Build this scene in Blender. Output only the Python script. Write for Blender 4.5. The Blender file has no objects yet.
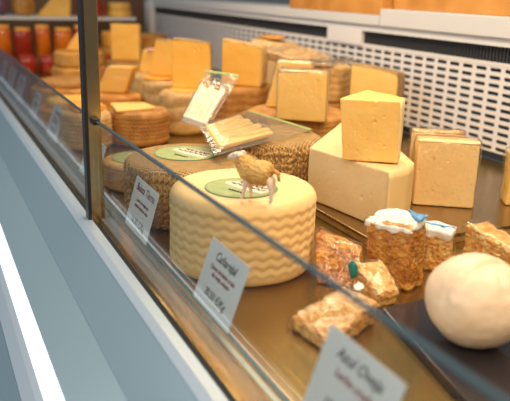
import bpy, bmesh, math, random
from mathutils import Vector, Matrix, noise
random.seed(7)
S = bpy.context.scene
C = S.collection
PI = math.pi

# ------------------------------------------------------------------ camera, world, lights, exposure
cam_d = bpy.data.cameras.new('camera'); cam = bpy.data.objects.new('camera', cam_d); C.objects.link(cam); S.camera = cam
F = 700.0
def nz(v): return Vector(v).normalized()
_a = Vector((-90-255.0, -(-22-200.5), -F)); _dx = 185-255.0
_V = (_dx*_a.x + F*F)/_a.y
_up = -nz((_dx, -_V, -F)); _X = -nz(_a); _Y = _up.cross(_X)
cam.matrix_world = Matrix(((_X.x,_X.y,_X.z,0), (_Y.x,_Y.y,_Y.z,0), (_up.x,_up.y,_up.z,0.42), (0,0,0,1)))
cam_d.sensor_fit = 'HORIZONTAL'; cam_d.sensor_width = 36; cam_d.lens = F/510*36
cam_d.clip_start = 0.01; cam_d.clip_end = 60
cam_d.dof.use_dof = True; cam_d.dof.focus_distance = 1.20; cam_d.dof.aperture_fstop = 4.0

W = bpy.data.worlds.new('world'); S.world = W; W.use_nodes = True
wn = W.node_tree; bg = wn.nodes['Background']
tc = wn.nodes.new('ShaderNodeTexCoord'); sp = wn.nodes.new('ShaderNodeSeparateXYZ'); wr = wn.nodes.new('ShaderNodeValToRGB')
wn.links.new(tc.outputs['Generated'], sp.inputs[0]); wn.links.new(sp.outputs['Z'], wr.inputs[0]); wn.links.new(wr.outputs[0], bg.inputs[0])
wr.color_ramp.elements[0].color = (0.30,0.33,0.36,1); wr.color_ramp.elements[0].position = 0.0
wr.color_ramp.elements[1].color = (0.62,0.72,0.78,1); wr.color_ramp.elements[1].position = 0.6
bg.inputs[1].default_value = 0.22

def area(name, loc, target, sx, sy, power, col):
    l = bpy.data.lights.new(name, 'AREA'); l.shape = 'RECTANGLE'; l.size = sx; l.size_y = sy; l.energy = power; l.color = col
    o = bpy.data.objects.new(name, l); C.objects.link(o); o.location = loc
    o.rotation_euler = (Vector(target)-Vector(loc)).to_track_quat('-Z', 'Y').to_euler()
    return o
area('case_light', (-1.30, 0.85, 1.15), (-1.30, 0.80, 0), 3.1, 0.25, 34, (1.0, 0.79, 0.53))
area('added_key', (0.9, -0.5, 1.7), (-1.3, 0.7, 0.05), 1.2, 0.8, 29, (1.0, 0.80, 0.56))  # added key light for the faces turned to the camera
area('window_light', (-1.9, -2.2, 1.4), (-1.7, 0.2, -0.1), 5.0, 1.6, 44, (0.74, 0.90, 1.0))
vs = S.view_settings; vs.view_transform = 'Standard'; vs.look = 'None'; vs.gamma = 1.0; vs.use_curve_mapping = False; vs.exposure = 0.25

# ------------------------------------------------------------------ object helpers
def tag(o, label=None, cat=None, group=None, kind=None):
    if label: o['label'] = label
    if cat: o['category'] = cat
    if group: o['group'] = group
    if kind: o['kind'] = kind
    return o
def thing(name, label, cat, loc=(0,0,0), rz=0, group=None):
    o = bpy.data.objects.new(name, None); C.objects.link(o); o.empty_display_size = 0.02
    o.location = loc; o.rotation_euler = (0,0,rz)
    return tag(o, label, cat, group)
def link(name, me, mat, parent=None, loc=(0,0,0), rz=0, smooth=True):
    o = bpy.data.objects.new(name, me); C.objects.link(o)
    if mat: me.materials.clear(); me.materials.append(mat)
    if smooth:
        me.shade_smooth()
    if parent: o.parent = parent
    o.location = loc; o.rotation_euler = (0,0,rz)
    return o
def mesh(verts, faces):
    me = bpy.data.meshes.new('m'); me.from_pydata([tuple(v) for v in verts], [], faces); me.validate(); me.update()
    bm = bmesh.new(); bm.from_mesh(me); bmesh.ops.recalc_face_normals(bm, faces=bm.faces); bm.to_mesh(me); bm.free()
    return me
def evald(o):
    dg = bpy.context.evaluated_depsgraph_get(); dg.update()
    return bpy.data.meshes.new_from_object(o.evaluated_get(dg))
def modded(me, bevel=0, seg=2, voxel=0, solid=0, subsurf=0, adaptive=0):
    o = bpy.data.objects.new('tmp', me); C.objects.link(o)
    if subsurf: m = o.modifiers.new('s','SUBSURF'); m.levels = subsurf; m.render_levels = subsurf
    if bevel: m = o.modifiers.new('b','BEVEL'); m.width = bevel; m.segments = seg; m.limit_method = 'ANGLE'; m.angle_limit = 0.5
    if voxel: m = o.modifiers.new('r','REMESH'); m.mode = 'VOXEL'; m.voxel_size = voxel
    if solid: m = o.modifiers.new('so','SOLIDIFY'); m.thickness = solid; m.offset = 0
    r = evald(o); bpy.data.objects.remove(o); return r
def box_me(x0,x1,y0,y1,z0,z1, bevel=0):
    v = [(x,y,z) for z in (z0,z1) for y in (y0,y1) for x in (x0,x1)]
    me = mesh(v, [(0,1,3,2),(4,5,7,6),(0,1,5,4),(2,3,7,6),(0,2,6,4),(1,3,7,5)])
    return modded(me, bevel=bevel) if bevel else me
def profile_x(pts, x0, x1):      # extrude a closed (y,z) profile along the case
    n = len(pts); v = [(x0,p[0],p[1]) for p in pts]+[(x1,p[0],p[1]) for p in pts]
    f = [tuple(range(n)), tuple(range(2*n-1,n-1,-1))]+[(i,(i+1)%n,n+(i+1)%n,n+i) for i in range(n)]
    return mesh(v, f)
def prism(base, off):            # base polygon (3D points) swept by offset vectors (one each or one for all)
    n = len(base); offs = off if isinstance(off, list) else [off]*n
    v = [Vector(p) for p in base]+[Vector(p)+Vector(q) for p,q in zip(base,offs)]
    f = [tuple(range(n)), tuple(range(2*n-1,n-1,-1))]+[(i,(i+1)%n,n+(i+1)%n,n+i) for i in range(n)]
    return mesh(v, f)
def lathe(prof, n=128, disp=None, cap=True):   # prof (r,z) bottom centre -> top centre
    v = []; f = []
    m = len(prof)
    for j,(r,z) in enumerate(prof):
        for i in range(n):
            t = 2*PI*i/n
            rr, zz = (r, z)
            if disp: dr, dz = disp(t, r, z); rr += dr; zz += dz
            v.append((rr*math.cos(t), rr*math.sin(t), zz))
    for j in range(m-1):
        for i in range(n):
            f.append((j*n+i, j*n+(i+1)%n, (j+1)*n+(i+1)%n, (j+1)*n+i))
    f.append(tuple(range(n-1,-1,-1))); f.append(tuple(range((m-1)*n, m*n)))
    return mesh(v, f)
def tube(pts, rad, n=8):
    v=[]; f=[]; P=[Vector(p) for p in pts]
    for k,p in enumerate(P):
        d=(P[min(k+1,len(P)-1)]-P[max(k-1,0)]).normalized()
        u=d.orthogonal().normalized() if k==0 else (u-d*u.dot(d)).normalized()
        w=d.cross(u)
        r=rad[k] if isinstance(rad,(list,tuple)) else rad
        for i in range(n): v.append(p+(u*math.cos(2*PI*i/n)+w*math.sin(2*PI*i/n))*r)
    for k in range(len(P)-1):
        for i in range(n): f.append((k*n+i,k*n+(i+1)%n,(k+1)*n+(i+1)%n,(k+1)*n+i))
    f.append(tuple(range(n))); f.append(tuple(range((len(P)-1)*n,len(P)*n)))
    return mesh(v,f)
def join_me(mes):
    bm = bmesh.new()
    for m in mes: bm.from_mesh(m)
    r = bpy.data.meshes.new('m'); bm.to_mesh(r); bm.free(); return r

# ------------------------------------------------------------------ materials
MATS = {}
def mat(name, col, rough=0.5, metal=0, sss=0, spec=0.5, var=None, vscale=20, bumps=(), emit=None, coat=0, sssr=(0.02,0.008,0.003), trans=0):
    m = bpy.data.materials.new(name); m.use_nodes = True; nt = m.node_tree; N = nt.nodes; L = nt.links
    b = N['Principled BSDF']; b.inputs['Base Color'].default_value = (*col,1); b.inputs['Roughness'].default_value = rough
    b.inputs['Metallic'].default_value = metal; b.inputs['Specular IOR Level'].default_value = spec; b.inputs['Coat Weight'].default_value = coat
    b.inputs['Transmission Weight'].default_value = trans
    if sss: b.inputs['Subsurface Weight'].default_value = sss; b.inputs['Subsurface Radius'].default_value = sssr; b.inputs['Subsurface Scale'].default_value = 1.0
    t = N.new('ShaderNodeTexCoord')
    if var:
        n = N.new('ShaderNodeTexNoise'); n.inputs['Scale'].default_value = vscale; n.inputs['Detail'].default_value = 5
        r = N.new('ShaderNodeValToRGB'); r.color_ramp.elements[0].position=.35; r.color_ramp.elements[1].position=.68
        r.color_ramp.elements[0].color = (*col,1); r.color_ramp.elements[1].color = (*var,1)
        L.new(t.outputs['Object'], n.inputs['Vector']); L.new(n.outputs['Fac'], r.inputs[0]); L.new(r.outputs[0], b.inputs['Base Color'])
    prev = None
    for kind, sc, st, dist in bumps:
        bn = N.new('ShaderNodeBump'); bn.inputs['Strength'].default_value = st; bn.inputs['Distance'].default_value = dist
        if kind == 'noise':
            x = N.new('ShaderNodeTexNoise'); x.inputs['Scale'].default_value = sc; x.inputs['Detail'].default_value = 6; L.new(t.outputs['Object'], x.inputs['Vector']); out = x.outputs['Fac']
        elif kind == 'voronoi':
            x = N.new('ShaderNodeTexVoronoi'); x.inputs['Scale'].default_value = sc; L.new(t.outputs['Object'], x.inputs['Vector']); out = x.outputs['Distance']
        elif kind == 'weave':
            outs = []
            for ang in (0.78, -0.78):
                mp = N.new('ShaderNodeMapping'); mp.inputs['Rotation'].default_value = (0,0,ang); L.new(t.outputs['Object'], mp.inputs['Vector'])
                x = N.new('ShaderNodeTexWave'); x.inputs['Scale'].default_value = sc; x.inputs['Distortion'].default_value = 0.6; L.new(mp.outputs[0], x.inputs['Vector']); outs.append(x.outputs['Fac'])
            mm = N.new('ShaderNodeMath'); mm.operation = 'MULTIPLY'; L.new(outs[0], mm.inputs[0]); L.new(outs[1], mm.inputs[1]); out = mm.outputs[0]
        elif kind == 'brush':
            mp = N.new('ShaderNodeMapping'); mp.inputs['Scale'].default_value = (1, 60, 60); L.new(t.outputs['Object'], mp.inputs['Vector'])
            x = N.new('ShaderNodeTexNoise'); x.inputs['Scale'].default_value = sc; L.new(mp.outputs[0], x.inputs['Vector']); out = x.outputs['Fac']
        L.new(out, bn.inputs['Height'])
        if prev: L.new(prev, bn.inputs['Normal'])
        prev = bn.outputs[0]
    if prev: L.new(prev, b.inputs['Normal'])
    if emit: b.inputs['Emission Color'].default_value = (*emit[0],1); b.inputs['Emission Strength'].default_value = emit[1]
    MATS[name] = m; return m
def film(name, tint=(1,1,1), gloss=0.35, rough=0.08, milk=0.0, wr=60, wst=0.6):
    m = bpy.data.materials.new(name); m.use_nodes = True; nt = m.node_tree; N = nt.nodes; L = nt.links
    for n in list(N): N.remove(n)
    out = N.new('ShaderNodeOutputMaterial'); tr = N.new('ShaderNodeBsdfTransparent'); tr.inputs[0].default_value = (*tint,1)
    gl = N.new('ShaderNodeBsdfGlossy'); gl.inputs['Roughness'].default_value = rough
    df = N.new('ShaderNodeBsdfDiffuse'); df.inputs[0].default_value = (0.85,0.85,0.8,1)
    fr = N.new('ShaderNodeFresnel'); ge = N.new('ShaderNodeNewGeometry'); io = N.new('ShaderNodeMath'); io.operation = 'MULTIPLY_ADD'
    io.inputs[1].default_value = 1/1.45-1.45; io.inputs[2].default_value = 1.45; L.new(ge.outputs['Backfacing'], io.inputs[0]); L.new(io.outputs[0], fr.inputs[0])
    mm = N.new('ShaderNodeMath'); mm.operation = 'MULTIPLY_ADD'; mm.inputs[1].default_value = 1.0; mm.inputs[2].default_value = gloss*0.1; L.new(fr.outputs[0], mm.inputs[0])
    mx = N.new('ShaderNodeMixShader'); m2 = N.new('ShaderNodeMixShader'); m2.inputs[0].default_value = milk
    L.new(tr.outputs[0], m2.inputs[1]); L.new(df.outputs[0], m2.inputs[2])
    L.new(mm.outputs[0], mx.inputs[0]); L.new(m2.outputs[0], mx.inputs[1]); L.new(gl.outputs[0], mx.inputs[2]); L.new(mx.outputs[0], out.inputs[0])
    if wst:
        t = N.new('ShaderNodeTexCoord'); x = N.new('ShaderNodeTexNoise'); x.inputs['Scale'].default_value = wr; x.inputs['Detail'].default_value = 3; x.inputs['Distortion'].default_value = 1.5
        bn = N.new('ShaderNodeBump'); bn.inputs['Strength'].default_value = wst; bn.inputs['Distance'].default_value = 0.004
        L.new(t.outputs['Object'], x.inputs['Vector']); L.new(x.outputs['Fac'], bn.inputs['Height'])
        for s in (gl.inputs['Normal'], fr.inputs['Normal']): L.new(bn.outputs[0], s)
    MATS[name] = m; return m

mat('steel_gold_reflect', (0.38,0.25,0.08), 0.26, 0.9, bumps=(('brush',4,0.15,0.002),))  # steel, with warm light and gold reflection tinted into its colour
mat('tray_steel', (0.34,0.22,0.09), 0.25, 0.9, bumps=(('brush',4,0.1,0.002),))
mat('white_panel', (0.68,0.65,0.64), 0.45)
mat('white_ledge', (0.60,0.59,0.59), 0.35)
mat('grille_dark', (0.03,0.032,0.04), 0.6)
mat('duct_dark', (0.05,0.07,0.09), 0.6)
mat('fascia_paint', (0.27,0.37,0.43), 0.22, spec=0.6)
mat('sill_white', (0.40,0.47,0.56), 0.25)
mat('trim_gold_reflect', (0.75,0.55,0.30), 0.15, 1.0)  # metal trim, gold reflections put into the base colour
mat('gasket', (0.02,0.02,0.02), 0.5)
mat('chrome_gold_reflect', (0.72,0.52,0.26), 0.22, 1.0)  # golden base colour stands in for cheeses mirrored in the steel
mat('black_edge', (0.02,0.02,0.025), 0.3)
mat('led', (1,1,1), emit=((0.86,0.96,1.0), 1.25))
mat('glow_falloff', (0.9,0.95,1), emit=((0.72,0.86,0.95), 0.55))  # weak emission imitating the soft glow beside the light strip
mat('glass_edge', (0.05,0.09,0.12), 0.10, spec=0.7, coat=0.3)
film('glass', (0.97,0.985,0.98), gloss=0.25, rough=0.0, wst=0)
film('plastic', (1,1,0.98), gloss=0.45, rough=0.12, milk=0.0, wr=45, wst=0.9)
film('bag_plastic', (1,1,0.98), gloss=0.5, rough=0.14, milk=0.05, wr=40, wst=0.7)
film('clear_clip', (0.95,0.97,0.97), gloss=1.0, rough=0.1, milk=0.1, wst=0)
SR=(0.010,0.006,0.002)
mat('paste', (0.87,0.53,0.14), 0.42, sss=0.3, var=(0.90,0.58,0.18), vscale=18, bumps=(('noise',350,0.15,0.0006),), sssr=SR)
mat('paste_pale', (0.88,0.61,0.28), 0.45, sss=0.3, var=(0.90,0.65,0.33), vscale=18, bumps=(('noise',350,0.15,0.0006),), sssr=SR)
mat('paste_deep', (0.84,0.44,0.07), 0.42, sss=0.3, var=(0.87,0.50,0.10), vscale=14, bumps=(('noise',250,0.15,0.0006),), sssr=SR)
mat('paste_orange', (0.80,0.30,0.03), 0.42, sss=0.2, var=(0.85,0.38,0.05), vscale=14)
mat('rind_tan', (0.46,0.25,0.08), 0.6, var=(0.66,0.42,0.16), vscale=40, bumps=(('noise',160,0.5,0.002),))
mat('rind_dark', (0.26,0.15,0.05), 0.6, var=(0.44,0.27,0.10), vscale=40, bumps=(('noise',160,0.5,0.002),))
mat('rind_cream', (0.88,0.59,0.25), 0.5, sss=0.25, var=(0.90,0.64,0.30), vscale=12, bumps=(('noise',220,0.3,0.001),), sssr=SR)
mat('rind_weave', (0.66,0.38,0.13), 0.65, var=(0.78,0.49,0.18), vscale=45, bumps=(('weave',60,1.0,0.010),('noise',300,0.4,0.001)))
mat('rind_brown', (0.36,0.14,0.025), 0.6, var=(0.56,0.27,0.06), vscale=30, bumps=(('weave',80,0.6,0.003),('noise',260,0.5,0.0015)))
mat('rind_amber', (0.42,0.15,0.02), 0.5, var=(0.66,0.32,0.05), vscale=20, bumps=(('noise',120,0.4,0.002),))
mat('wax_red', (0.32,0.02,0.01), 0.35, var=(0.5,0.05,0.01), vscale=20)
mat('jar_amber', (0.50,0.08,0.005), 0.12, var=(0.75,0.20,0.01), vscale=12, coat=0.5)
mat('jar_red', (0.32,0.02,0.005), 0.12, coat=0.5)
mat('label_green', (0.25,0.33,0.10), 0.5, var=(0.38,0.43,0.17), vscale=60)
mat('label_rim', (0.10,0.22,0.10), 0.5)
mat('label_cream', (0.76,0.64,0.48), 0.5)
mat('ink', (0.05,0.03,0.03), 0.6)
mat('ink_red', (0.30,0.04,0.03), 0.6)
mat('card', (0.80,0.80,0.79), 0.45)
mat('card_pink', (0.72,0.52,0.52), 0.45)
mat('fleece', (0.62,0.33,0.08), 0.7, var=(0.76,0.46,0.14), vscale=60, bumps=(('voronoi',260,0.8,0.003),))
mat('lamb_skin', (0.80,0.62,0.48), 0.5)
mat('hoof', (0.12,0.07,0.05), 0.5)
mat('stick', (0.90,0.78,0.55), 0.4, sss=0.2, sssr=SR)
mat('stick_yellow', (0.88,0.60,0.22), 0.4, sss=0.2, sssr=SR)
mat('biscuit', (0.72,0.30,0.05), 0.45, var=(0.88,0.58,0.22), vscale=70, bumps=(('noise',120,1.0,0.006),('voronoi',150,0.8,0.004)))
mat('biscuit_dark', (0.45,0.13,0.01), 0.4, var=(0.85,0.40,0.07), vscale=60, bumps=(('noise',120,1.0,0.006),('voronoi',170,0.8,0.004)))
mat('pack_white', (0.84,0.78,0.72), 0.35, bumps=(('noise',60,0.8,0.004),))
mat('pack_blue', (0.10,0.30,0.55), 0.35)
mat('pack_orange', (0.75,0.25,0.05), 0.35)
mat('seal_teal', (0.01,0.20,0.16), 0.3)
mat('ball_cheese', (0.82,0.60,0.40), 0.42, sss=0.35, var=(0.88,0.69,0.49), vscale=8, bumps=(('noise',40,0.25,0.003),), sssr=(0.012,0.008,0.004))
mat('slate', (0.035,0.028,0.03), 0.12, spec=0.7)
mat('teal_reflect', (0.03,0.14,0.20), 0.2, spec=0.6)  # colour of a teal reflection
mat('bamboo', (0.45,0.18,0.03), 0.45, var=(0.60,0.27,0.06), vscale=9, bumps=(('brush',3,0.3,0.002),))
mat('acrylic_teal', (0.30,0.42,0.45), 0.1, coat=0.6)
mat('shelf_white', (0.80,0.74,0.68), 0.4)
mat('dark_wood', (0.16,0.08,0.04), 0.5)
mat('plum', (0.16,0.07,0.10), 0.4)
mat('pink_paper', (0.80,0.45,0.38), 0.5)
M = MATS

# ------------------------------------------------------------------ structure
XL, XR = -4.75, 0.10
def struct(name, me, m, smooth=False, parent=None):
    o = link(name, me, m, parent, smooth=smooth)
    if not parent: o['kind'] = 'structure'
    return o
struct('floor', box_me(XL-0.3, 1.6, -1.6, 1.9, -1.05, -1.0), M['grille_dark'])
deck = tag(link('display_deck', box_me(XL, XR, 0.315, 1.36, -0.03, 0.0), M['steel_gold_reflect'], smooth=False), 'brushed steel deck of the cheese counter that all the cheeses stand on', 'counter')
deck_obj = deck
# perforated back wall with real slots
def perforated(x0, x1, z0, z1, y, cols, rows, t=0.0015):
    v=[]; f=[]; dx=(x1-x0)/cols; dz=(z1-z0)/rows
    hw, hh = 0.0200, 0.0050
    K = 12
    for c in range(cols):
        for r in range(rows):
            cx = x0+(c+.5)*dx; cz = z0+(r+.5)*dz; base=len(v)
            hole=[]
            for k in range(K):
                a = 2*PI*(k+.5)/K
                ex = (hw-hh)*(1 if math.cos(a)>0 else -1)
                hole.append((cx+ex+hh*math.cos(a), cz+hh*math.sin(a)))
            corners=[(cx+dx/2,cz+dz/2),(cx-dx/2,cz+dz/2),(cx-dx/2,cz-dz/2),(cx+dx/2,cz-dz/2)]
            for (a,b) in hole: v.append((a,y,b))
            for (a,b) in hole: v.append((a,y+t,b))
            for (a,b) in corners: v.append((a,y,b))
            C0=base+2*K
            # quadrant k: hole verts 3q..3q+2 belong to corner q
            for q in range(4):
                h=[base+3*q+i for i in range(3)]; nx=base+(3*q+3)%K
                f.append((C0+q,h[0],h[1])); f.append((C0+q,h[1],h[2]))
                f.append((C0+q,h[2],nx,C0+(q+1)%4))
            for k in range(K): f.append((base+k,base+(k+1)%K,base+K+(k+1)%K,base+K+k))
    me = bpy.data.meshes.new('m'); me.from_pydata(v,[],f)
    bm=bmesh.new(); bm.from_mesh(me); bmesh.ops.remove_doubles(bm, verts=bm.verts, dist=1e-5); bmesh.ops.recalc_face_normals(bm, faces=bm.faces); bm.to_mesh(me); bm.free()
    return me
YW = 1.34
wall = tag(bpy.data.objects.new('wall_back', None), kind='structure'); C.objects.link(wall)
link('perforated_panel', perforated(-4.30, -0.62, 0.027, 0.247, YW, 70, 11), M['white_panel'], wall, smooth=False)
link('top_strip', box_me(-4.30,-0.62,YW-0.001,YW+0.004,0.247,0.256), M['white_panel'], wall, smooth=False)
link('backing', box_me(-4.30,-0.55,YW+0.03,YW+0.04,0.0,0.31), M['duct_dark'], wall, smooth=False)
link('end_post', box_me(-4.40,-4.30,YW-0.03,YW+0.04,0.0,0.33), M['white_panel'], wall, smooth=False)
# black ribbed air grille in the slot, in two lengths either side of a white bracket
def ribs(x0, x1):
    ms = [box_me(x0, x1, YW+0.012, YW+0.016, 0.256, 0.300)]
    n = int((x1-x0)/0.012)
    for i in range(n):
        x = x0+(i+.5)*(x1-x0)/n; ms.append(box_me(x-0.0025, x+0.0025, YW+0.004, YW+0.013, 0.256, 0.300))
    return join_me(ms)
g1 = link('air_grille', ribs(-2.0, -0.62), M['grille_dark'], wall, smooth=False)
g2 = link('air_grille', ribs(-4.30, -2.22), M['grille_dark'], wall, smooth=False)
link('bracket', box_me(-2.22,-2.0,YW-0.006,YW+0.014,0.250,0.300), M['white_panel'], wall, smooth=False)
led = tag(bpy.data.objects.new('trim_ledge', None), kind='structure'); C.objects.link(led)
link('ledge_lip', profile_x([(YW-0.006,0.297),(YW+0.3,0.297),(YW+0.3,0.330),(YW-0.004,0.318)], -4.4,-0.55), M['white_ledge'], led, smooth=False)
link('ledge_low', modded(profile_x([(YW-0.012,0.318),(YW+0.3,0.318),(YW+0.3,0.350),(YW-0.012,0.350)], -4.4,-1.90),bevel=0.002), M['white_ledge'], led, smooth=False)
link('ledge_high', modded(profile_x([(YW-0.012,0.318),(YW+0.3,0.318),(YW+0.3,0.370),(YW-0.012,0.370)], -1.895,-0.55),bevel=0.002), M['white_ledge'], led, smooth=False)

# front: fascia, sill, gasket, rails
fa = tag(bpy.data.objects.new('trim_fascia', None), kind='structure'); C.objects.link(fa)
X0, X1 = -4.75, 0.35
link('upper_fascia', profile_x([(0.237,-0.006),(0.237,-0.05),(0.200,-0.09),(0.190,-0.065)], X0,X1), M['fascia_paint'], fa, smooth=False)
link('lower_fascia', profile_x([(0.190,-0.066),(0.236,-0.05),(0.236,-0.14),(0.134,-0.126),(0.131,-0.113)], X0,X1), M['fascia_paint'], fa, smooth=False)
link('light_strip', profile_x([(0.1295,-0.1140),(0.1335,-0.1140),(0.1335,-0.130),(0.116,-0.130)], X0,X1), M['led'], fa, smooth=False)
link('glow_edge', profile_x([(0.1310,-0.1125),(0.1335,-0.1125),(0.1335,-0.1138),(0.1297,-0.1138)], X0,X1), M['glow_falloff'], fa, smooth=False)  # added glowing edge, softens the strip's outline; its twin follows
link('glow_edge', profile_x([(0.1160,-0.1302),(0.1250,-0.1302),(0.1230,-0.136),(0.1100,-0.1340)], X0,X1), M['glow_falloff'], fa, smooth=False)
link('added_cove', profile_x([(0.133,-0.1365),(0.1095,-0.1345),(0.101,-0.140),(0.085,-0.156),(0.085,-0.162),(0.133,-0.15)], X0,X1), M['sill_white'], fa, smooth=False)  # added panel, shaped so the strip's light fades across it
link('kick_panel', profile_x([(0.0845,-0.1565),(0.120,-0.99),(0.020,-0.99),(0.030,-0.25)], X0,X1), M['fascia_paint'], fa, smooth=False)
link('sill', modded(profile_x([(0.236,-0.006),(0.246,0.001),(0.2625,0.001),(0.2625,-0.03),(0.236,-0.03)], X0,X1),bevel=0.0015), M['sill_white'], fa, smooth=False)
link('gasket_strip', profile_x([(0.2628,0.0),(0.2665,0.002),(0.2665,-0.03),(0.2628,-0.03)], X0,X1), M['gasket'], fa, smooth=False)
link('inner_channel', profile_x([(0.2802,-0.02),(0.2995,-0.02),(0.2995,-0.03),(0.2802,-0.03)], X0,X1), M['chrome_gold_reflect'], fa, smooth=False)
link('glass_rail', modded(profile_x([(0.267,0.003),(0.2685,0.004),(0.2685,-0.03),(0.267,-0.03)], X0,X1)), M['trim_gold_reflect'], fa, smooth=False)
link('ticket_rail', modded(profile_x([(0.3,-0.03),(0.3,0.008),(0.304,0.012),(0.309,0.010),(0.3145,0.001),(0.3145,-0.03)], X0,X1)), M['trim_gold_reflect'], fa, smooth=False)
link('reflection_strip', box_me(X0,X1,0.3147,0.3205,-0.001,0.0022), M['teal_reflect'], fa, smooth=False)  # teal reflection along the deck edge, built as a coloured strip
struct('wall_end', box_me(XL-0.05, XL, 0.25, 1.7, -0.03, 0.75), M['dark_wood'])

# glass panes
GY0, GY1 = 0.2705, 0.2770
def pane(x0, x1, z0, z1, label):
    t = thing('glass_pane', label, 'glass pane', (0,0,0))
    # body as one closed slab, edge as a thin polished cap
    def slab(za, zb, a=0.0):
        v=[(x0,GY0,za[0]),(x1,GY0,za[1]),(x1,GY1,za[1]),(x0,GY1,za[0]),(x0,GY0,zb[0]),(x1,GY0,zb[1]),(x1,GY1,zb[1]),(x0,GY1,zb[0])]
        return mesh(v,[(0,1,2,3),(4,5,6,7),(0,1,5,4),(1,2,6,5),(2,3,7,6),(3,0,4,7)])
    link('sheet', slab((-0.02,-0.02),(z0-0.002,z1-0.002)), M['glass'], t, smooth=False)
    link('polished_edge', slab((z0-0.002,z1-0.002),(z0,z1)), M['glass_edge'], t, smooth=False)
    return t
pane(-4.7, -1.262, 0.172, 0.186, 'low front glass pane left of the steel post, tickets standing behind it')
pane(-1.238, 0.02, 0.188, 0.212, 'low front glass pane right of the steel post, crossing in front of the cheese wheels')
po = thing('divider_post', 'tall polished steel post with black front edge between the two glass panes', 'post', (-1.25, 0.27, 0))
link('post_body', box_me(-0.0115,0.0115,-0.009,0.015,-0.02,0.62,bevel=0.001), M['chrome_gold_reflect'], po, smooth=False)
link('front_edge', box_me(-0.0115,0.0125,-0.0145,-0.0092,-0.02,0.62), M['black_edge'], po, smooth=False)
link('glass_clip', box_me(0.012,0.026,-0.003,0.010,0.180,0.192,bevel=0.002), M['black_edge'], po, smooth=False)

# steel tray at the back right
tr = thing('steel_tray', 'raised brown steel tray under the cut cheese blocks at the back right', 'tray', (-1.04, 1.00, 0))
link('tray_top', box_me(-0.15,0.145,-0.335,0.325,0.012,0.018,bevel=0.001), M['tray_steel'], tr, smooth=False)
link('tray_skirt', box_me(-0.148,0.143,-0.331,0.321,0.0005,0.012), M['rind_dark'], tr, smooth=False)

# ------------------------------------------------------------------ cheese wheels
def prof(r, h, rb, nz=36, flat=6):
    p=[(0.002,0)]
    for i in range(1,4): p.append(((r-rb)*i/3,0))
    for i in range(1,5): a=-PI/2+PI/2*i/5; p.append((r-rb+rb*math.cos(a), rb+rb*math.sin(a)))
    for i in range(nz+1): p.append((r, rb+(h-2*rb)*i/nz))
    for i in range(1,5): a=PI/2*i/5; p.append((r-rb+rb*math.cos(a), h-rb+rb*math.sin(a)))
    for i in range(flat): p.append(((r-rb)*(1-i/flat), h))
    p.append((0.002,h)); return p
def disp_fn(style, r, h):
    sd = random.random()*10
    def f(t, rr, z):
        if rr < r*0.97: return 0.0, 0.0006*noise.noise(Vector((math.cos(t)*rr*60, math.sin(t)*rr*60, sd)))
        w = max(0, min(1, min(z, h-z)/(0.10*h)))
        if style == 'wave':
            n = round(2*PI*r/0.023); zz = z + 0.0022*math.sin(n*t)
            ph = (zz/h*8.5) % 1.0
            d = 0.0014*math.sin(PI*min(1,ph*1.2))-0.0009
        elif style == 'braid':
            row = h/9.0; k = int(z/row); n = round(2*PI*r/0.0105)
            s = 1 if k%2==0 else -1
            fr = z/row-k
            d = 0.0016*math.sin(n*t + s*fr*PI*1.4) + 0.0020*math.sin(PI*fr)
        elif style == 'ridge':
            d = 0.0040*abs(math.sin(PI*z/h*3+0.3*math.sin(5*t+sd))) + 0.0012*math.sin(60*t+20*z)
        else:
            d = 0.0008*math.sin(z/h*PI*10+0.5*math.sin(7*t))
        q = Vector((math.cos(t)*r*25, math.sin(t)*r*25, z*25+sd))
        return w*d + 0.0012*noise.noise(q)*w, 0.0
    return f
def wheel(x, y, z, r, h, style, m, label, n=192, nzz=40, name='whole_cheese', group=None, rb=0.012, cat='cheese'):
    me = lathe(prof(r,h,rb,nzz), n, disp_fn(style,r,h))
    o = link(name, me, M[m], None, (x,y,z))
    o.rotation_euler.z = random.uniform(0,3)*0
    return tag(o, label, cat, group)
def ellipse_me(rx, ry, z0, z1, n=48, cx=0, cy=0, rz=0):
    base=[]
    for i in range(n):
        a=2*PI*i/n; u,v=rx*math.cos(a), ry*math.sin(a)
        base.append((cx+u*math.cos(rz)-v*math.sin(rz), cy+u*math.sin(rz)+v*math.cos(rz), z0))
    return prism(base,(0,0,z1-z0))
def round_label(w, h, r, cx=0, cy=0, rz=0.3):
    lb = link('round_label', ellipse_me(r,r,h+0.0006,h+0.0012,64,cx,cy), M['label_rim'], w, smooth=False)
    link('label_face', ellipse_me(r*0.95,r*0.95,h+0.0012,h+0.0016,64,cx,cy), M['label_green'], lb, smooth=False)
    # cream band across with dark script lines, running along the case
    c,s = math.cos(rz), math.sin(rz)
    def T(u,v,z): return (cx+u*c-v*s, cy+u*s+v*c, z)
    bp=[T(r*u,r*v,h+0.0016) for u,v in ((-0.62,-0.02),(0.0,-0.14),(0.80,-0.12),(0.84,0.15),(0.76,0.42),(0.50,0.62),(0.0,0.50),(-0.45,0.36),(-0.66,0.18))]
    link('label_band', prism(bp,(0,0,0.0004)), M['label_cream'], lb, smooth=False)
    ms=[]
    for row,(v0,amp,La,Lb) in enumerate(((0.34,0.05,-0.35,0.62),(0.14,0.045,-0.50,0.70),(-0.40,0.03,-0.10,0.45))):
        pts=[]
        for i in range(110):
            u=(La+(Lb-La)*i/109)*r; v=(v0+amp*math.sin(i*0.9)+amp*0.8*math.sin(i*0.31))*r
            pts.append(T(u,v,h+0.0021))
        ms.append(tube(pts,[0.0006*(0.6+0.5*abs(math.sin(i*0.8))) for i in range(110)],5))
    link('label_script', join_me(ms), M['ink'], lb)
    return lb
wA = wheel(-0.953,0.4375,0,0.114,0.128,'wave','rind_cream','large pale cream cheese wheel with wavy ridged side and a toy lamb on top',n=360,nzz=110,rb=0.016)
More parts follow.
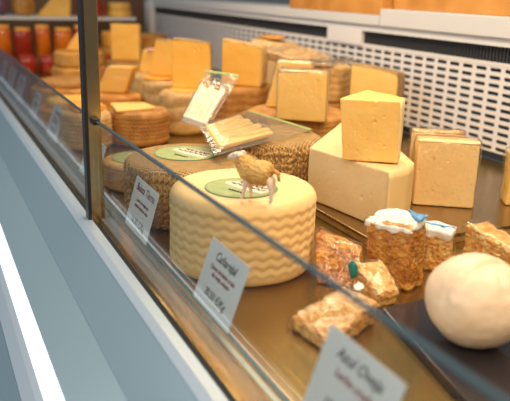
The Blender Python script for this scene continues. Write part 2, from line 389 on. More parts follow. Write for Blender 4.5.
round_label(wA,0.128,0.056,0.018,-0.012,0.42)
wB = wheel(-1.220,0.452,0,0.126,0.112,'braid','rind_weave','brown basket-patterned cheese wheel with oval green label, left of the pale cream wheel',n=480,nzz=90,rb=0.014)
round_label(wB,0.112,0.062,-0.024,-0.004,0.42)
wC = wheel(-1.345,0.672,0,0.118,0.118,'braid','rind_weave','brown basket-patterned cheese wheel under the two bags of cheese sticks',n=400,nzz=70,rb=0.014)
wheel(-1.62,0.900,0,0.135,0.113,'braid','rind_brown','brown cheese wheel carrying the two film-wrapped yellow wedges',n=256,nzz=40)
wheel(-2.10,0.93,0,0.100,0.118,'plain','rind_brown','brown cheese wheel under the tall unwrapped wedge in front of the perforated wall',n=160,nzz=30)
wheel(-1.98,1.15,0,0.12,0.085,'plain','rind_brown','lower brown wheel of the stack against the perforated wall',n=160,nzz=30)
wL = wheel(-1.98,1.15,0.086,0.12,0.105,'plain','rind_tan','large tan cheese wheel against the perforated wall, a film package lying on top',n=200,nzz=40,rb=0.008)
wheel(-1.878,0.535,0,0.083,0.093,'braid','rind_brown','squat brown cheese wheel right of the post with a flat yellow slab on top',n=200,nzz=40)
wheel(-1.976,0.705,0,0.070,0.124,'ridge','rind_tan','tan ridged cheese wheel carrying the broad yellow wedge in the centre back',n=200,nzz=40)
wheel(-2.270,0.738,0,0.068,0.119,'ridge','rind_tan','tan ridged cheese wheel behind, with an orange disc and narrow leaning wedge on top',n=160,nzz=40)
wE = wheel(-1.445,0.413,0,0.080,0.060,'braid','rind_tan','small tan cheese wheel with green label peeking between post and basket-patterned wheel',n=200,nzz=40)
round_label(wE,0.060,0.06,0.0,0.0,0.42)
wheel(-1.85,0.385,0,0.064,0.098,'braid','rind_tan','small basket-patterned wheel behind the left glass, an orange slab on top',n=160,nzz=40)
# wheels further back on the left
def flat_wheel(x,y,z,r,h,m,label): return wheel(x,y,z,r,h,'plain',m,label,n=96,nzz=12,rb=min(0.01,h*0.3))
flat_wheel(-2.20,0.42,0,0.105,0.055,'rind_amber','flat amber cheese wheel behind the left glass, nearest of the flat ones')
flat_wheel(-2.20,0.42,0.056,0.080,0.022,'paste_deep','thin yellow cheese disc lying on the nearest flat amber wheel')
flat_wheel(-2.55,0.465,0,0.120,0.070,'rind_amber','wide flat amber cheese wheel behind the left glass with a thin brown disc on it')
flat_wheel(-2.55,0.465,0.071,0.095,0.020,'rind_brown','thin brown cheese disc lying on the wide flat amber wheel')
flat_wheel(-2.98,0.60,0,0.110,0.090,'rind_amber','lower amber wheel of the stack just left of the post')
flat_wheel(-2.98,0.60,0.091,0.100,0.060,'rind_amber','upper amber wheel of the stack just left of the post, yellow wedge leaning on it')
flat_wheel(-2.31,0.590,0,0.078,0.070,'rind_amber','low orange cheese wheel under the slanted yellow wedge right of the post')
flat_wheel(-2.62,0.80,0,0.095,0.095,'rind_tan','tan cheese wheel in the back row near the far end of the perforated wall')
flat_wheel(-3.20,0.90,0,0.130,0.085,'rind_brown','brown wheel carrying the pale upright block at the far end')

# ------------------------------------------------------------------ cut cheese
def eyes_and_lumps(me, dens=0.16, size=(0.0011,0.0024), depth=0.7, seed=0, lump=0.0010):
    rnd = random.Random(seed)
    me.update(); vs=me.vertices; N=len(vs)
    from mathutils import kdtree
    kd=kdtree.KDTree(N)
    for i,v in enumerate(vs): kd.insert(v.co,i)
    kd.balance(); nor=[v.normal.copy() for v in vs]; area_=sum(p.area for p in me.polygons)
    off=[0.0]*N
    for _ in range(int(area_*1e4*dens)):
        i=rnd.randrange(N); r=rnd.uniform(*size)*(1.7 if rnd.random()<0.12 else 1)
        c=vs[i].co+Vector([rnd.uniform(-.001,.001) for _ in range(3)])
        for co,j,d in kd.find_range(c,r):
            if nor[j].dot(nor[i])>0.7: off[j]=min(off[j], -depth*math.sqrt(max(0,r*r-d*d)))
    for i,v in enumerate(vs):
        l=lump*noise.noise(v.co*28+Vector((seed,0,0)))+lump*0.35*noise.noise(v.co*120)
        v.co = v.co+nor[i]*(off[i]+l)
def cut_cheese(name, pos, base, off, label, m='paste', vox=0.0016, bevel=0.003, rind=(), rmat='rind_tan', eyes=0.16, seed=1, wrap=False, cat='cheese wedge', group=None, lump=0.001, esize=(0.0011,0.0024), wmat='plastic', rth=0.003):
    t = thing(name, label, cat, pos, 0, group)
    me = modded(prism(base, off), bevel=bevel, seg=3)
    me = modded(me, voxel=vox)
    eyes_and_lumps(me, eyes, seed=seed, lump=lump, size=esize)
    link('cheese_paste', me, M[m], t)
    n=len(base); offs = off if isinstance(off, list) else [off]*n
    B=[Vector(p) for p in base]; O=[Vector(o) for o in offs]; cen=sum((b+o*0.5 for b,o in zip(B,O)),Vector())/n
    ax = sum(O,Vector()).normalized()
    if rind:   # continuous shell over a run of side faces, edges given as indices
        idx=list(rind)+[(rind[-1]+1)%n]
        outs=[]
        for k,i in enumerate(idx):
            nn=Vector()
            for e in ([idx[k-1]] if k>0 else [])+([i] if k<len(idx)-1 else []):
                d=B[(e+1)%n]-B[e]; q=d.cross(ax).normalized()
                if q.dot((B[e]+B[(e+1)%n])/2+O[e]*0.5-cen)<0: q=-q
                nn+=q
            outs.append(nn.normalized())
        v=[];f=[]
        SUB=6
        ring=[]
        for k in range(len(idx)-1):
            for s in range(SUB if k<len(idx)-2 else SUB+1):
                a=s/SUB; i,j=idx[k],idx[k+1]
                ring.append((B[i].lerp(B[j],a), O[i].lerp(O[j],a), outs[k].lerp(outs[k+1],a).normalized()))
        H=8
        for (b,o,q) in ring:
            for h in range(H+1):
                p=b+o*(0.004+0.992*h/H); w=0.0006*noise.noise(p*90); e=rth*(1 if 0<h<H else 0.5)
                v.append(p-q*0.003); v.append(p+q*(e*0.5+w))
        st=2*(H+1)
        for k in range(len(ring)-1):
            for h in range(H):
                a=k*st+2*h; b=(k+1)*st+2*h
                f.append((a+1,b+1,b+3,a+3)); f.append((a,a+2,b+2,b))
            a=k*st; b=(k+1)*st
            f.append((a,b,b+1,a+1)); a+=2*H; b+=2*H; f.append((a,a+1,b+1,b))
        for a in (0,(len(ring)-1)*st):
            for h in range(H): f.append((a+2*h,a+2*h+1,a+2*h+3,a+2*h+2))
        link('rind', mesh(v,f), M[rmat], t)
    if wrap:
        sc=1.035
        b2=[tuple(cen+(Vector(p)-cen)*sc) for p in base]; b2=[(p[0],p[1],max(p[2],0.0004)) for p in b2]
        o2=[Vector(o)*sc for o in offs]
        me=modded(modded(prism(b2,o2),bevel=0.005,seg=3),voxel=0.0032)
        for v in me.vertices:
            q=noise.noise(v.co*45+Vector((seed,3,1))); q2=abs(noise.noise(Vector((v.co.x*30,v.co.y*90,v.co.z*140))+Vector((seed,0,0))))
            v.co+=v.normal*(0.0022*q+0.0016+0.0055*q2*min(1,max(0,v.co.z/0.1))**2)
            v.co.z=max(v.co.z,0.0003)
        link('film_wrap', me, M[wmat], t)
    return t
def face_block(name, A, B, z, h, depth, label, taper=1.0, lean=0.0, topl=0.0, topr=0.0, curve=0.0, back=None, **k):
    # upright cut piece: front face from A to B (plan), height h, depth straight back; rounded rind edge on top/right if curve
    A=Vector((*A,0)); B=Vector((*B,0)); mid=(A+B)/2; u=(B-A).normalized(); w=Vector((-u.y,u.x,0)); L=(B-A).length
    if w.x>0: w=-w
    pts=[(-L/2,0),(L/2,0)]
    if curve:
        for i in range(5):
            a=i/4; pts.append((L/2*(1+0.02)-0.0*a + curve*math.sin(PI*a*0.5)*0.0 - curve*(a**2), h*(0.62+0.38*math.sin(a*PI/2))+topr*a))
        for i in range(1,4):
            a=i/4; pts.append((L/2-curve-(L-curve)*a, h+topr*(1-a)+topl*a+curve*0.18*math.sin(PI*a)))
        pts.append((-L/2,h+topl))
    else:
        pts += [(L/2,h+topr),(-L/2,h+topl)]
    base=[]; offs=[]
    for (a,b) in pts:
        p=u*(a*(1+(taper-1)*b/h)+lean*b)+Vector((0,0,b)); base.append(tuple(p))
        q=w*depth
        if back is not None: q=q-u*(a*(1-back))
        offs.append(tuple(q))
    if 'rind' not in k and curve: k['rind']=tuple(range(1,len(pts)-1)) 
    return cut_cheese(name,(mid.x,mid.y,z),base,offs,label,**k)

TZ=0.0185
# big quarter wheel piece Q
qp=[(-1.175,0.680),(-0.950,0.712),(-0.970,0.765),(-1.014,0.812),(-1.09,0.838),(-1.24,0.885),(-1.40,0.925)]
qo=Vector((-1.10,0.78,0))
ht=[0.105,0.107,0.104,0.100,0.104,0.115,0.125]
cut_cheese('cheese_wedge',(qo.x,qo.y,TZ),[(x-qo.x,y-qo.y,0) for x,y in qp],[(0,0,h) for h in ht],
  'largest pale cheese piece with bare cut front, a smaller yellow wedge standing on it','paste_pale',vox=0.0018,rind=(1,2,3,4,5),rmat='rind_cream',eyes=0.22,seed=3,wrap=False)
# P on top of Q
pp=[(-1.050,0.678),(-0.996,0.762),(-1.03,0.79),(-1.14,0.775)]
po_=Vector((-1.04,0.75,0))
cut_cheese('cheese_wedge',(po_.x,po_.y,TZ+0.1072),[(x-po_.x,y-po_.y,0) for x,y in pp],[(-0.004,-0.012,0.113),(0.002,-0.006,0.113),(0.0,0,0.113),(0.01,0,0.115)],
  'yellow triangular cheese wedge standing on top of the largest pale piece','paste',vox=0.0012,rind=(1,),rmat='rind_cream',eyes=0.45,seed=5,esize=(0.0009,0.0021))
R1=face_block('cheese_block',(-1.063,0.857),(-0.999,0.955),TZ,0.130,0.045,'film-wrapped square cheese block standing alone at the right, front of two',m='paste_pale',wrap=True,seed=8,eyes=0.18,cat='cheese block',rind=(2,),rmat='rind_cream')
face_block('cheese_block',(-1.122,0.890),(-1.070,0.978),TZ,0.135,0.03,'film-wrapped cheese block mostly hidden behind the wrapped square one at the right',m='paste_pale',wrap=True,seed=9,eyes=0.10,cat='cheese block',rind=(2,),rmat='rind_tan')
wheel(-1.745,1.235,0,0.085,0.058,'plain','rind_brown','small brown wheel under the tall dark-rinded wedge by the perforated wall',n=128,nzz=16)
face_block('cheese_wedge',(-1.765,1.150),(-1.645,1.232),0.0592,0.155,0.06,'tall yellow wedge with dark rounded rind by the perforated wall, right of the tan wheel',m='paste',curve=0.012,topr=-0.016,seed=10,eyes=0.20,rmat='rind_dark')
face_block('cheese_wedge',(-1.512,0.778),(-1.442,0.874),0.1145,0.118,0.055,'front film-wrapped yellow wedge on the brown wheel in the middle',m='paste',wrap=True,seed=11,eyes=0.22,rind=(2,),rmat='rind_tan',taper=0.98)
face_block('cheese_wedge',(-1.690,0.835),(-1.610,0.930),0.1145,0.122,0.05,'film-wrapped wedge with slanted left edge behind the front wrapped one',m='paste',wrap=True,seed=12,eyes=0.12,rind=(2,),rmat='rind_cream',taper=0.72,lean=0.10)
face_block('cheese_wedge',(-2.11,0.880),(-2.01,0.975),0.1195,0.142,0.05,'unwrapped yellow wedge with rounded top right corner before the perforated wall, centre',m='paste_deep',curve=0.012,topr=-0.018,seed=13,eyes=0.12,rmat='rind_tan')
face_block('cheese_wedge',(-2.015,0.680),(-1.962,0.785),0.1265,0.145,0.035,'broad yellow wedge standing on the ridged tan wheel, centre back',m='paste_deep',curve=0.008,topr=-0.010,seed=14,eyes=0.20,rmat='rind_dark',taper=0.97)
face_block('cheese_wedge',(-2.32,0.700),(-2.25,0.775),0.1275,0.120,0.030,'narrow yellow wedge behind the broad one, left edge slanting',m='paste_deep',seed=15,eyes=0.05,taper=0.8,lean=0.14,rind=(2,),rmat='rind_dark')
flat_wheel(-2.275,0.726,0.1195,0.052,0.007,'paste_orange','thin orange cheese disc on the tan ridged wheel under the narrow wedge')
flat_wheel(-1.976,0.720,0.1245,0.056,0.0018,'paste_deep','thin yellow slice between the ridged tan wheel and the broad wedge')
# K: pale cut wedge left of L, on its own wheel
flat_wheel(-2.28,1.18,0,0.13,0.098,'rind_brown','brown wheel under the upright pale wedge near the perforated wall')
face_block('cheese_wedge',(-2.27,1.06),(-2.155,1.15),0.0985,0.150,0.10,'upright pale cheese wedge behind the wrapped wedges, left of the tan wheel',m='paste_pale',curve=0.015,topr=-0.012,seed=16,eyes=0.05,rmat='rind_tan')
cut_cheese('cheese_rind_piece',(-2.27,1.14,0.2495),[(0.055*math.cos(a*PI/6)*1.2,0.04*math.sin(a*PI/6),0.003) for a in range(12)],(0,0,0.009),'thin round brown rind piece lying on the upright pale wedge','rind_amber',eyes=0,cat='cheese piece',bevel=0.002)
# slab things
def slab(name, pos, pts, h, label, m, seed, wrap=False, top=None, cat='cheese slab', **k):
    return cut_cheese(name,pos,[(x,y,0) for x,y in pts],(0,0,h) if top is None else top,label,m,seed=seed,wrap=wrap,cat=cat,**k)
slab('cheese_slab',(-1.878,0.520,0.0935),[(-0.07,-0.045),(0.055,-0.06),(0.045,0.01),(0.03,0.055),(-0.05,0.05)],0.008,'flat yellow cheese slab lying on the squat brown wheel right of the post','paste',21,eyes=0.05,bevel=0.002)
slab('cheese_slab',(-1.86,0.385,0.0985),[(-0.05,-0.035),(0.045,-0.03),(0.03,0.045),(-0.04,0.04)],0.018,'orange cheese slab on the small basket-patterned wheel behind the left glass','paste_orange',22,eyes=0.02,bevel=0.003)
face_block('cheese_wedge',(-2.365,0.530),(-2.305,0.610),0.0715,0.088,0.05,'slanted bright yellow wedge just right of the post',m='paste_deep',seed=23,eyes=0.02,lean=0.45,taper=0.9,wrap=True)
face_block('cheese_block',(-3.25,0.805),(-3.19,0.920),0.0865,0.160,0.05,'pale upright cheese block at the far end between post and wall end',m='paste_deep',seed=24,eyes=0.02,cat='cheese block')
face_block('cheese_wedge',(-2.68,0.770),(-2.60,0.85),0.0965,0.085,0.05,'yellow wedge topped with pink paper beside the narrow leaning wedge',m='paste_deep',seed=25,eyes=0.02,lean=0.2)
pk = tag(link('pink_paper', modded(box_me(-0.03,0.03,-0.025,0.025,0,0.003),bevel=0.001), M['pink_paper'], None, (-2.655,0.822,0.1825)), 'small pink paper lying on the back row yellow wedge', 'paper')
face_block('cheese_wedge',(-3.02,0.555),(-2.96,0.655),0.152,0.070,0.06,'yellow wedge on top of the amber stack just left of the post',m='paste_deep',seed=26,eyes=0.02,taper=0.6,lean=0.35)

# ------------------------------------------------------------------ far end: shelf with jars
sh = thing('end_shelf','white-edged raised shelf across the far end of the case','shelf',(-4.25,0.75,0))
link('shelf_board', box_me(-0.18,0.14,-0.42,0.42,0.220,0.236,bevel=0.002), M['shelf_white'], sh, smooth=False)
for yy in (-0.41,0.41): link('shelf_support', box_me(-0.16,0.12,yy-0.008,yy+0.008,0.0,0.2195), M['dark_wood'], sh, smooth=False)
def jar(x,y,z,r,h,m,label,lid='paste_orange',group=None):
    t=thing('jar',label,'jar',(x,y,z),0,group)
    link('jar_body', lathe([(0.002,0),(r*0.9,0),(r,r*0.1),(r,h*0.78),(r*0.93,h*0.85),(r*0.8,h*0.89),(0.002,h*0.89)],32), M[m], t)
    link('lid', lathe([(0.002,h*0.8902),(r*0.84,h*0.8902),(r*0.86,h*0.9),(r*0.86,h*0.985),(r*0.8,h),(0.002,h)],32), M[lid], t)
# crates with red jars below, amber above
cr = thing('riser_box','dark wooden riser box under the row of amber jars','box',(-3.72,0.52,0))
link('box_body', box_me(-0.09,0.09,-0.19,0.27,0.001,0.055,bevel=0.003), M['dark_wood'], cr, smooth=False)
JG='jars at the far end'
names=['nearest the glass','second from the glass','third from the glass','fourth from the glass','fifth from the glass']
for i in range(5):
    jar(-3.70+0.02*(i%2),0.375+i*0.098,0.0555,0.047-0.004*(i%3),0.160-0.012*(i%2),'jar_red' if i in (1,4) else 'jar_amber',('dark red' if i in (1,4) else 'amber')+' jar with orange lid on the dark riser, '+names[i],group=JG)
for i in range(5):
    jar(-3.50,0.37+i*0.095,0.0002,0.042,0.085,'jar_red','low dark red jar in front of the riser box, '+names[i],lid='wax_red',group=JG)
# things on the shelf
face_block('cheese_wedge',(-4.20,0.62),(-4.16,0.80),0.2365,0.11,0.10,'large yellow wedge with slanting top on the raised far shelf',m='paste_deep',seed=27,eyes=0.01,vox=0.004,taper=0.5,lean=0.5)
tag(link('wrapped_ham', modded(lathe([(0.002,0),(0.05,0.004),(0.07,0.04),(0.06,0.09),(0.03,0.12),(0.002,0.125)],32),subsurf=1), M['plum'], None, (-4.22,0.42,0.2365)),'dark plum-coloured round piece at the left end of the raised shelf','ham')
tag(link('wrapped_ham', modded(lathe([(0.002,0),(0.05,0.004),(0.065,0.04),(0.055,0.10),(0.03,0.13),(0.002,0.135)],32),subsurf=1), M['rind_amber'], None, (-4.22,0.56,0.2365)),'amber-brown round piece in the middle of the raised shelf','ham')
flat_wheel(-4.22,0.93,0.2365,0.085,0.045,'wax_red','lower red waxed cheese wheel on the raised shelf behind the post')
flat_wheel(-4.22,0.93,0.2822,0.08,0.045,'wax_red','upper red waxed cheese wheel on the raised shelf behind the post')
flat_wheel(-4.22,1.10,0.2365,0.07,0.04,'paste_deep','lower yellow cheese wheel at the right end of the raised shelf')
flat_wheel(-4.22,1.10,0.2772,0.065,0.04,'paste_deep','upper yellow cheese wheel at the right end of the raised shelf')
for i,(x,y,r,h,m,l) in enumerate(((-3.45,0.92,0.09,0.09,'wax_red','red waxed wheel in front of the far shelf, left of the pale block'),(-3.75,0.98,0.12,0.10,'rind_amber','amber wheel on the deck before the raised shelf, under an orange wheel'),(-3.9,1.19,0.09,0.16,'rind_amber','tall amber wheel at the corner by the end of the perforated wall'),(-3.2,0.62,0.07,0.06,'wax_red','low dark red wheel behind the amber stack'))):
    flat_wheel(x,y,0,r,h,m,l)
flat_wheel(-3.75,0.98,0.101,0.10,0.08,'paste_orange','orange wheel on top of the amber wheel before the raised shelf')

# ------------------------------------------------------------------ bags of sticks, film package
def bag(pos, P0, P1, P2, P3, label, smat, n_sticks, s0=0.12, s1=0.75, th=0.010, sag=0.004, seal=True):
    # quad P0 front-left, P1 front-right, P2 back-right, P3 back-left (world offsets from pos)
    t=thing('cheese_stick_bag',label,'bag',pos)
    P=[Vector(p) for p in (P0,P1,P2,P3)]
    def at(u,v): return (P[0]*(1-u)+P[1]*u)*(1-v)+(P[3]*(1-u)+P[2]*u)*v
    nrm=(P[1]-P[0]).cross(P[3]-P[0]).normalized()
    if nrm.z<0: nrm=-nrm
    NU,NV=36,36; v=[];f=[]
    for side in (0,1):
        for j in range(NV+1):
            for i in range(NU+1):
                u=i/NU; w=j/NV
                inside = max(0,min(1,min(u,1-u)/0.12))*max(0,min(1,(w-0.02)/0.08))*max(0,min(1,(s1+0.1-w)/0.1))
                hgt=th*inside*(1 if side else 0.06)
                wr=0.0022*noise.noise(Vector((u*9,w*9,side*3+n_sticks)))
                if side==0: wr=0
                v.append(at(u,w)+nrm*(hgt+wr+ (0.0008 if side else 0.0)+0.0022))
    K=(NU+1)*(NV+1)
    for s in (0,1):
        for j in range(NV):
            for i in range(NU):
                a=s*K+j*(NU+1)+i; f.append((a,a+1,a+NU+2,a+NU+1))
    link('plastic_bag', mesh(v,f), M['bag_plastic'], t)
    for i in range(n_sticks):
        u=0.12+0.76*(i+.5)/n_sticks; W=0.76/n_sticks*0.49
        a=at(u,s0)+nrm*(0.0035); b=at(u+0.02*math.sin(i*2.1),s1-0.04*(i%2))+nrm*(0.0035)
        d=(b-a); side=(at(u+W,0.5)-at(u-W,0.5))/2
        hh=nrm*(th*0.66)
        base=[a-side,a+side,a+side+hh,a-side+hh]
        link('cheese_stick', modded(prism([tuple(p) for p in base],tuple(d)),bevel=0.0015,seg=2), M[smat], t)
    if seal:
        q=[at(0.02,0.95),at(0.98,0.95),at(0.98,0.99),at(0.02,0.99)]
        link('seal_strip', prism([tuple(p+nrm*0.0035) for p in q],tuple(nrm*0.0006)), M['label_green'], t, smooth=False)
    return t
zc=0.1215
bag((-1.318,0.612,zc), (0.045,-0.125,0.030),(0.195,-0.155,0.010),(-0.010,0.165,0.000),(-0.235,0.105,0.010),'flat plastic bag of yellow cheese sticks lying on the brown wheel behind the cream wheel','stick_yellow',8,s0=0.05,s1=0.62,th=0.014)
bag((-1.450,0.600,zc-0.002), (0.035,-0.105,0.020),(0.118,-0.075,0.012),(0.005,0.05,0.112),(-0.105,0.01,0.112),'tilted plastic bag of white cheese sticks leaning up behind the flat bag','stick',5,s0=0.06,s1=0.66,th=0.012)
# film package on wheel L
pkg=cut_cheese('cheese_package',(-2.00,1.12,0.1965),[(-0.14,-0.10,0),(0.10,-0.05,0),(0.14,0.03,0),(0.02,0.08,0),(-0.13,0.04,0)],[(0,0,0.035),(0,0,0.012),(0,0,0.008),(0,0,0.022),(0,0,0.045)],'loosely film-wrapped cheese package lying on the large tan wheel','rind_tan',eyes=0.0,seed=31,wrap=True,lump=0.006,cat='package',bevel=0.006,wmat='bag_plastic')
mef=[];vf=[];ff=[]
for j in range(13):
    for i in range(25):
        u=i/24; w=j/12
        vf.append((0.10+0.13*u,-0.07+0.15*w,0.004+0.030*u*(0.4+0.6*abs(noise.noise(Vector((u*5,w*6,2)))))*2*min(1,2.2-2*u)+0.008*noise.noise(Vector((u*14,w*14,5)))+0.004))
for j in range(12):
    for i in range(24): a=j*25+i; ff.append((a,a+1,a+26,a+25))
link('film_tail', mesh(vf,ff), M['bag_plastic'], pkg)

# ------------------------------------------------------------------ lamb figurine on wheel A
lamb = thing('lamb_figurine','small tan toy lamb standing on the pale cream wheel, facing left','figurine',(-0.862,0.417,0.1303))
lamb.scale=(1.2,1.2,1.2)
def skin(pts, edges, rads, sub=2):
    me=bpy.data.meshes.new('s'); me.from_pydata(pts,edges,[]); o=bpy.data.objects.new('tmp',me); C.objects.link(o)
    o.modifiers.new('k','SKIN'); 
    for i,r in enumerate(rads): me.skin_vertices[0].data[i].radius=(r,r) if not isinstance(r,tuple) else r
    me.skin_vertices[0].data[0].use_root=True
    s=o.modifiers.new('s','SUBSURF'); s.levels=sub
    r=evald(o); bpy.data.objects.remove(o); return r
# local axis: f = forward (towards head), s = side, z up ; forward in world points away-left along the case
lf=Vector((-0.74,-0.67,0)).normalized(); lsd=Vector((-lf.y,lf.x,0))
def LP(a,b,z): p=lf*a+lsd*b; return (p.x,p.y,z)
bp=[(-.016,0,.036),(-.002,0,.0365),(.012,0,.038),(.019,0,.046),(.024,0,.0535),(.033,0,.0505),(.039,0,.047)]
br=[.0095,.0105,.0095,.0065,.0062,.0045,.0028]
ed=[(i,i+1) for i in range(6)]
pts=[LP(*p) for p in bp]; rr=list(br)
for (a,b,dk) in ((.012,.0055,.004),(.012,-.0055,-.002),(-.017,.006,-.004),(-.017,-.006,.001)):
    i0=len(pts); root=2 if a>0 else 0
    pts+= [LP(a,b,.027), LP(a+dk*0.4+(-.002 if a<0 else 0),b*1.05,.015), LP(a+dk,b*1.1,.004), LP(a+dk+.002,b*1.1,.0015)]
    rr+= [.0048,.0026,.0021,.0026]; ed+=[(root,i0),(i0,i0+1),(i0+1,i0+2),(i0+2,i0+3)]
link('body', skin(pts,ed,rr,2), M['lamb_skin'], lamb)
fp=[LP(-.019,0,.033),LP(-.010,0,.0342),LP(.002,0,.0345),LP(.013,0,.036),LP(.0185,0,.0455),LP(.0225,0,.0535)]
fl=skin(fp,[(i,i+1) for i in range(5)],[.0145,.0168,.0165,.0155,.0112,.0088],3)
for v in fl.vertices: v.co+=v.normal*(0.0009*noise.noise(v.co*330)+0.0004*noise.noise(v.co*700))
link('fleece', fl, M['fleece'], lamb)
for sgn in (1,-1):
    e0=Vector(LP(.024,sgn*.004,.056)); e1=Vector(LP(.020,sgn*.0115,.0535))
    link('ear', tube([e0,e0.lerp(e1,.5),e1],[.0012,.0026,.0008],8), M['lamb_skin'], lamb)
    ey=bmesh.new(); bmesh.ops.create_uvsphere(ey,u_segments=10,v_segments=8,radius=.0010); bmesh.ops.translate(ey,verts=ey.verts,vec=Vector(LP(.0300,sgn*.0040,.0532)))
    me=bpy.data.meshes.new('e'); ey.to_mesh(me); ey.free(); link('eye', me, M['hoof'], lamb)
link('tail', tube([LP(-.019,0,.039),LP(-.0262,0,.036),LP(-.0275,0,.027)],[.003,.003,.0016],8), M['fleece'], lamb)

# ------------------------------------------------------------------ tickets
def text_me(s, size, off=0.0002, shear=0.0, bold=0.0):
    c=bpy.data.curves.new('t','FONT'); c.body=s; c.size=size; c.extrude=0.00012; c.shear=shear; c.offset=bold; c.align_x='CENTER'; c.align_y='CENTER'
    o=bpy.data.objects.new('t',c); C.objects.link(o); me=evald(o); bpy.data.objects.remove(o); return me
def ticket(x0, z0, label, lines, w=0.128, h=0.088, m='card', y0=0.3045, lean=19, rz=0.0, group=None):
    t=thing('price_ticket',label,'price ticket',(x0+w/2,y0,z0),0,group)
    t.rotation_euler=(math.radians(90-lean),0,rz)     # local x along the case, local y up the card
    link('card', box_me(-w/2,w/2,0,h,-0.0008,0,bevel=0.0002), M[m], t, smooth=False)
    for (s,size,y,col,sh) in lines:
        me=text_me(s,size,shear=sh,bold=0.0002); o=link('print', me, M[col], t, (0,y*h,0.0002), smooth=False)
    link('holder_clip', box_me(-0.014,0.014,-0.012,0.016,-0.0045,-0.0010,bevel=0.001), M['clear_clip'], t, smooth=False)
    return t
L1=[('Beleta Tierna',0.0185,0.83,'ink_red',0.3),('Leche de oveja con',0.0088,0.60,'ink_red',0.3),('pasteurizada de vaca',0.0088,0.49,'ink_red',0.3),('16,90 €/Kg',0.0165,0.20,'ink',0.2)]
L2=[('Cañarejal',0.017,0.80,'ink',0.3),('Queso de leche cruda',0.0085,0.62,'ink_red',0.3),('de oveja curado',0.0085,0.52,'ink_red',0.3),('20,50 €/Kg',0.0145,0.24,'ink',0.2)]
L3=[('Azul Oveja',0.016,0.80,'ink',0.3),('Leche cruda',0.012,0.60,'ink_red',0.3),('18,90 €/Kg',0.014,0.25,'ink',0.2)]
ticket(-1.168,0.0135,'white price ticket standing in front of the brown basket-patterned wheel, right of the post',L1,lean=16)
ticket(-0.818,0.020,'white price ticket in front of the pale cream cheese wheel',L2,w=0.118,h=0.086)
ticket(-0.515,0.034,'white price ticket nearest the camera, blurred at the bottom right',L3,w=0.118,h=0.086)
ticket(-1.560,0.0135,'white price ticket just left of the steel post',L1,w=0.15)
ticket(-2.010,0.0135,'white price ticket second left from the post',L2,w=0.15)
ticket(-2.330,0.0135,'white price ticket third left from the post, smaller than its neighbours',L1,w=0.12,h=0.078)
ticket(-2.72,0.0135,'pale price ticket behind the left glass, third from the far left',L2,w=0.16,m='card_pink')
ticket(-2.98,0.0135,'pinkish price ticket behind the left glass, second from the far left',L1,w=0.16,m='card_pink')
ticket(-3.26,0.0135,'pinkish price ticket farthest left behind the glass',L2,w=0.16,m='card_pink')

# ------------------------------------------------------------------ packs of crackers and the round cheese
def pack(pos, base, off, label, m, seed, header=None, rzz=0, seal=False, extra_orange=False, amp=0.003):
    t=thing('cracker_pack',label,'cracker pack',pos)
    me=modded(modded(prism(base,off),bevel=0.004,seg=2),voxel=0.0022)
    for v in me.vertices:
        q=v.co; k=noise.noise(q*70+Vector((seed,0,0)))+0.7*noise.noise(q*170); lay=0.4*math.sin(q.z*520+4*noise.noise(q*40))
        v.co+=v.normal*(amp*(k*0.7+lay*0.25)); v.co.z=max(v.co.z,0.001)
    link('cracker_stack', me, M[m], t)
    n=len(base); offs = off if isinstance(off, list) else [off]*n
    cen=sum((Vector(b)+Vector(o)*0.5 for b,o in zip(base,offs)),Vector())/n
    sc=1.10
    me=modded(modded(prism([tuple(cen+(Vector(p)-cen)*sc) for p in base],[Vector(o)*sc for o in offs]),bevel=0.006,seg=2),voxel=0.004)
    for v in me.vertices:
        v.co+=v.normal*(0.003*noise.noise(v.co*50+Vector((seed,9,0)))+0.001); v.co.z=max(v.co.z,0.0004)
    link('film_wrap', me, M['plastic'], t)
    if header:
        for (pts,thk,mm) in header:
            mh=modded(modded(prism(pts,thk),bevel=0.0012),voxel=0.0022)
            for v in mh.vertices: v.co+=v.normal*0.004*noise.noise(v.co*70+Vector((seed,0,4)))+Vector((0,0,0.004*noise.noise(v.co*45+Vector((seed,2,4)))))
            link('header_label' , mh, M[mm], t)
    if seal:
        bmx=bmesh.new(); bmesh.ops.create_icosphere(bmx,subdivisions=3,radius=0.011)
        for v in bmx.verts: v.co=Vector((v.co.x*0.8,v.co.y*0.5,v.co.z*1.2))*(1+0.25*noise.noise(v.co*120))+Vector(seal)
        me=bpy.data.meshes.new('s'); bmx.to_mesh(me); bmx.free(); link('seal', me, M['seal_teal'], t)
    return t
pack((-0.815,0.537,0),[(-0.015,-0.033,0.0),(0.030,0.008,0.0),(0.015,0.028,0.0),(-0.035,-0.012,0.0)],[(-0.036,0.014,0.066),(-0.026,0.020,0.052),(-0.030,0.020,0.050),(-0.040,0.018,0.064)],'brown cracker pack leaning right beside the pale cream wheel','biscuit_dark',1)
pack((-0.777,0.628,0),[(-0.040,-0.042,0),(0.024,-0.014,0),(0.010,0.026,0),(-0.046,0.0,0)],[(-0.01,-0.005,0.092),(-0.005,-0.002,0.100),(-0.005,0,0.100),(-0.012,0,0.094)],'tallest upright cracker pack with crumpled white and blue top, centre right','biscuit_dark',2,
  header=[([(-0.050,-0.048,0.084),(0.022,-0.018,0.086),(0.005,0.028,0.100),(-0.058,0.002,0.098)],(0,0,0.009),'pack_white'),([(-0.020,0.010,0.107),(0.018,0.000,0.104),(0.006,0.026,0.107),(-0.030,0.016,0.107)],(0,0,0.003),'pack_blue')])
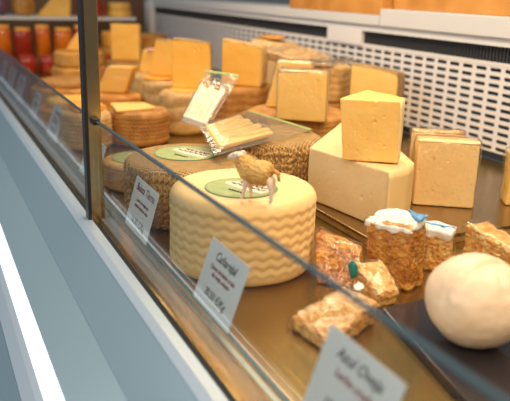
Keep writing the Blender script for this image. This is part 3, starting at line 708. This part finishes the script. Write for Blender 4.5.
pack((-0.802,0.712,0),[(-0.024,-0.030,0),(0.018,0.004,0),(0.008,0.022,0),(-0.032,-0.010,0)],(-0.006,0,0.066),'narrow cracker pack with white and blue top, behind the round cheese','biscuit',3,
  header=[([(-0.036,-0.036,0.054),(0.014,0.004,0.054),(0.004,0.024,0.062),(-0.042,-0.012,0.062)],(0,0,0.014),'pack_white'),([(-0.034,-0.018,0.070),(0.010,0.014,0.070),(0.002,0.022,0.072),(-0.040,-0.010,0.072)],(0,0,0.003),'pack_blue')])
pack((-0.765,0.812,0),[(-0.055,-0.040,0),(0.06,0.0,0),(0.05,0.045,0),(-0.06,0.01,0)],[(0.0,0.0,0.068),(0.0,0.01,0.030),(0,0.01,0.030),(0,0,0.064)],'flat-lying cracker pack behind the round cheese at the right edge','biscuit',4)
pack((-0.690,0.460,0),[(-0.028,-0.062,0),(0.050,-0.050,0),(0.004,0.052,0),(-0.055,0.038,0)],[(0,0.004,0.018),(0,0.004,0.018),(0,0,0.034),(0,0,0.034)],'pale golden cracker pack lying flat in front, under the glass edge','biscuit',5,amp=0.004,
  header=[([(-0.040,0.040,0.034),(-0.026,0.042,0.034),(-0.026,0.052,0.040),(-0.042,0.050,0.040)],(0,0,0.004),'pack_white')])
pack((-0.752,0.560,0),[(-0.020,-0.030,0),(0.028,-0.022,0),(0.028,0.016,0),(-0.014,0.018,0)],[(-0.004,0,0.052),(0.004,0,0.024),(0.004,0,0.024),(-0.004,0,0.052)],'small cracker pack with dark teal seal between the leaning and upright packs','biscuit',6,seal=(-0.016,-0.034,0.044))
# slate board and round cheese
bd = thing('slate_board','dark glossy slate board under the round white cheese','board',(-0.575,0.612,0))
link('board_slab', modded(prism([(-0.127,-0.078,0.0005),(0.20,-0.150,0.0005),(0.20,0.155,0.0005),(-0.135,0.135,0.0005)],(0,0,0.012)),bevel=0.0006), M['slate'], bd, smooth=False)
def ballme():
    bm=bmesh.new(); bmesh.ops.create_icosphere(bm,subdivisions=6,radius=1)
    for v in bm.verts:
        p=v.co.normalized(); a=math.atan2(p.y,p.x)
        r=0.0595*(1+0.03*noise.noise(p*1.6)+0.010*noise.noise(p*6))
        top=max(0,p.z)
        r*=1-0.05*max(0,math.cos(a*5+1))**6*top**0.8*(1-top)*2.2
        q=Vector((p.x*r*1.04,p.y*r*1.04,p.z*r*0.94))
        dd=(Vector((p.x,p.y))-Vector((0.15,0.45))).length
        if p.z>0: q.z-=0.011*math.exp(-(dd/0.16)**2)
        dd=abs((p.x-0.15)*0.9+(p.y-0.45)*0.1); 
        if p.z>0: q.z-=0.007*math.exp(-(dd/0.07)**2)*p.z
        q.z+=0.0564; 
        if q.z<0.004: q.z=0.004-(0.004-q.z)*0.2
        if q.z<0.0005: q.z=0.0005
        v.co=q
    me=bpy.data.meshes.new('b'); bm.to_mesh(me); bm.free(); return me
tag(link('round_cheese', ballme(), M['ball_cheese'], None, (-0.580,0.580,0.0128)),'round creamy white cheese ball with a dented top on the dark slate board','cheese')
# cut wedge at the right edge of the picture
face_block('cheese_wedge',(-0.995,1.035),(-0.93,1.14),TZ,0.105,0.05,'pale wedge at the right edge of the picture by the perforated wall',m='paste',seed=33,eyes=0.1,wrap=True)

# ------------------------------------------------------------------ boards on the ledge
b1=thing('bamboo_board','long bamboo board on the ledge above the perforated wall, left one','board',(-2.2,YW+0.09,0.3505))
link('board_slab', box_me(-0.31,0.31,-0.100,0.14,0,0.075,bevel=0.002), M['bamboo'], b1, smooth=False)
b2=thing('bamboo_board','shorter bamboo board set back on the ledge, right one','board',(-1.62,YW+0.12,0.3705))
link('board_slab', box_me(-0.26,0.235,-0.095,0.14,0,0.055,bevel=0.002), M['bamboo'], b2, smooth=False)
ac=tag(link('acrylic_box', box_me(-0.18,0.18,-0.05,0.07,0,0.06,bevel=0.002), M['acrylic_teal'], None, (-1.18,YW+0.20,0.3705),smooth=False),'teal-grey clear box standing on the ledge at the top right corner','box')
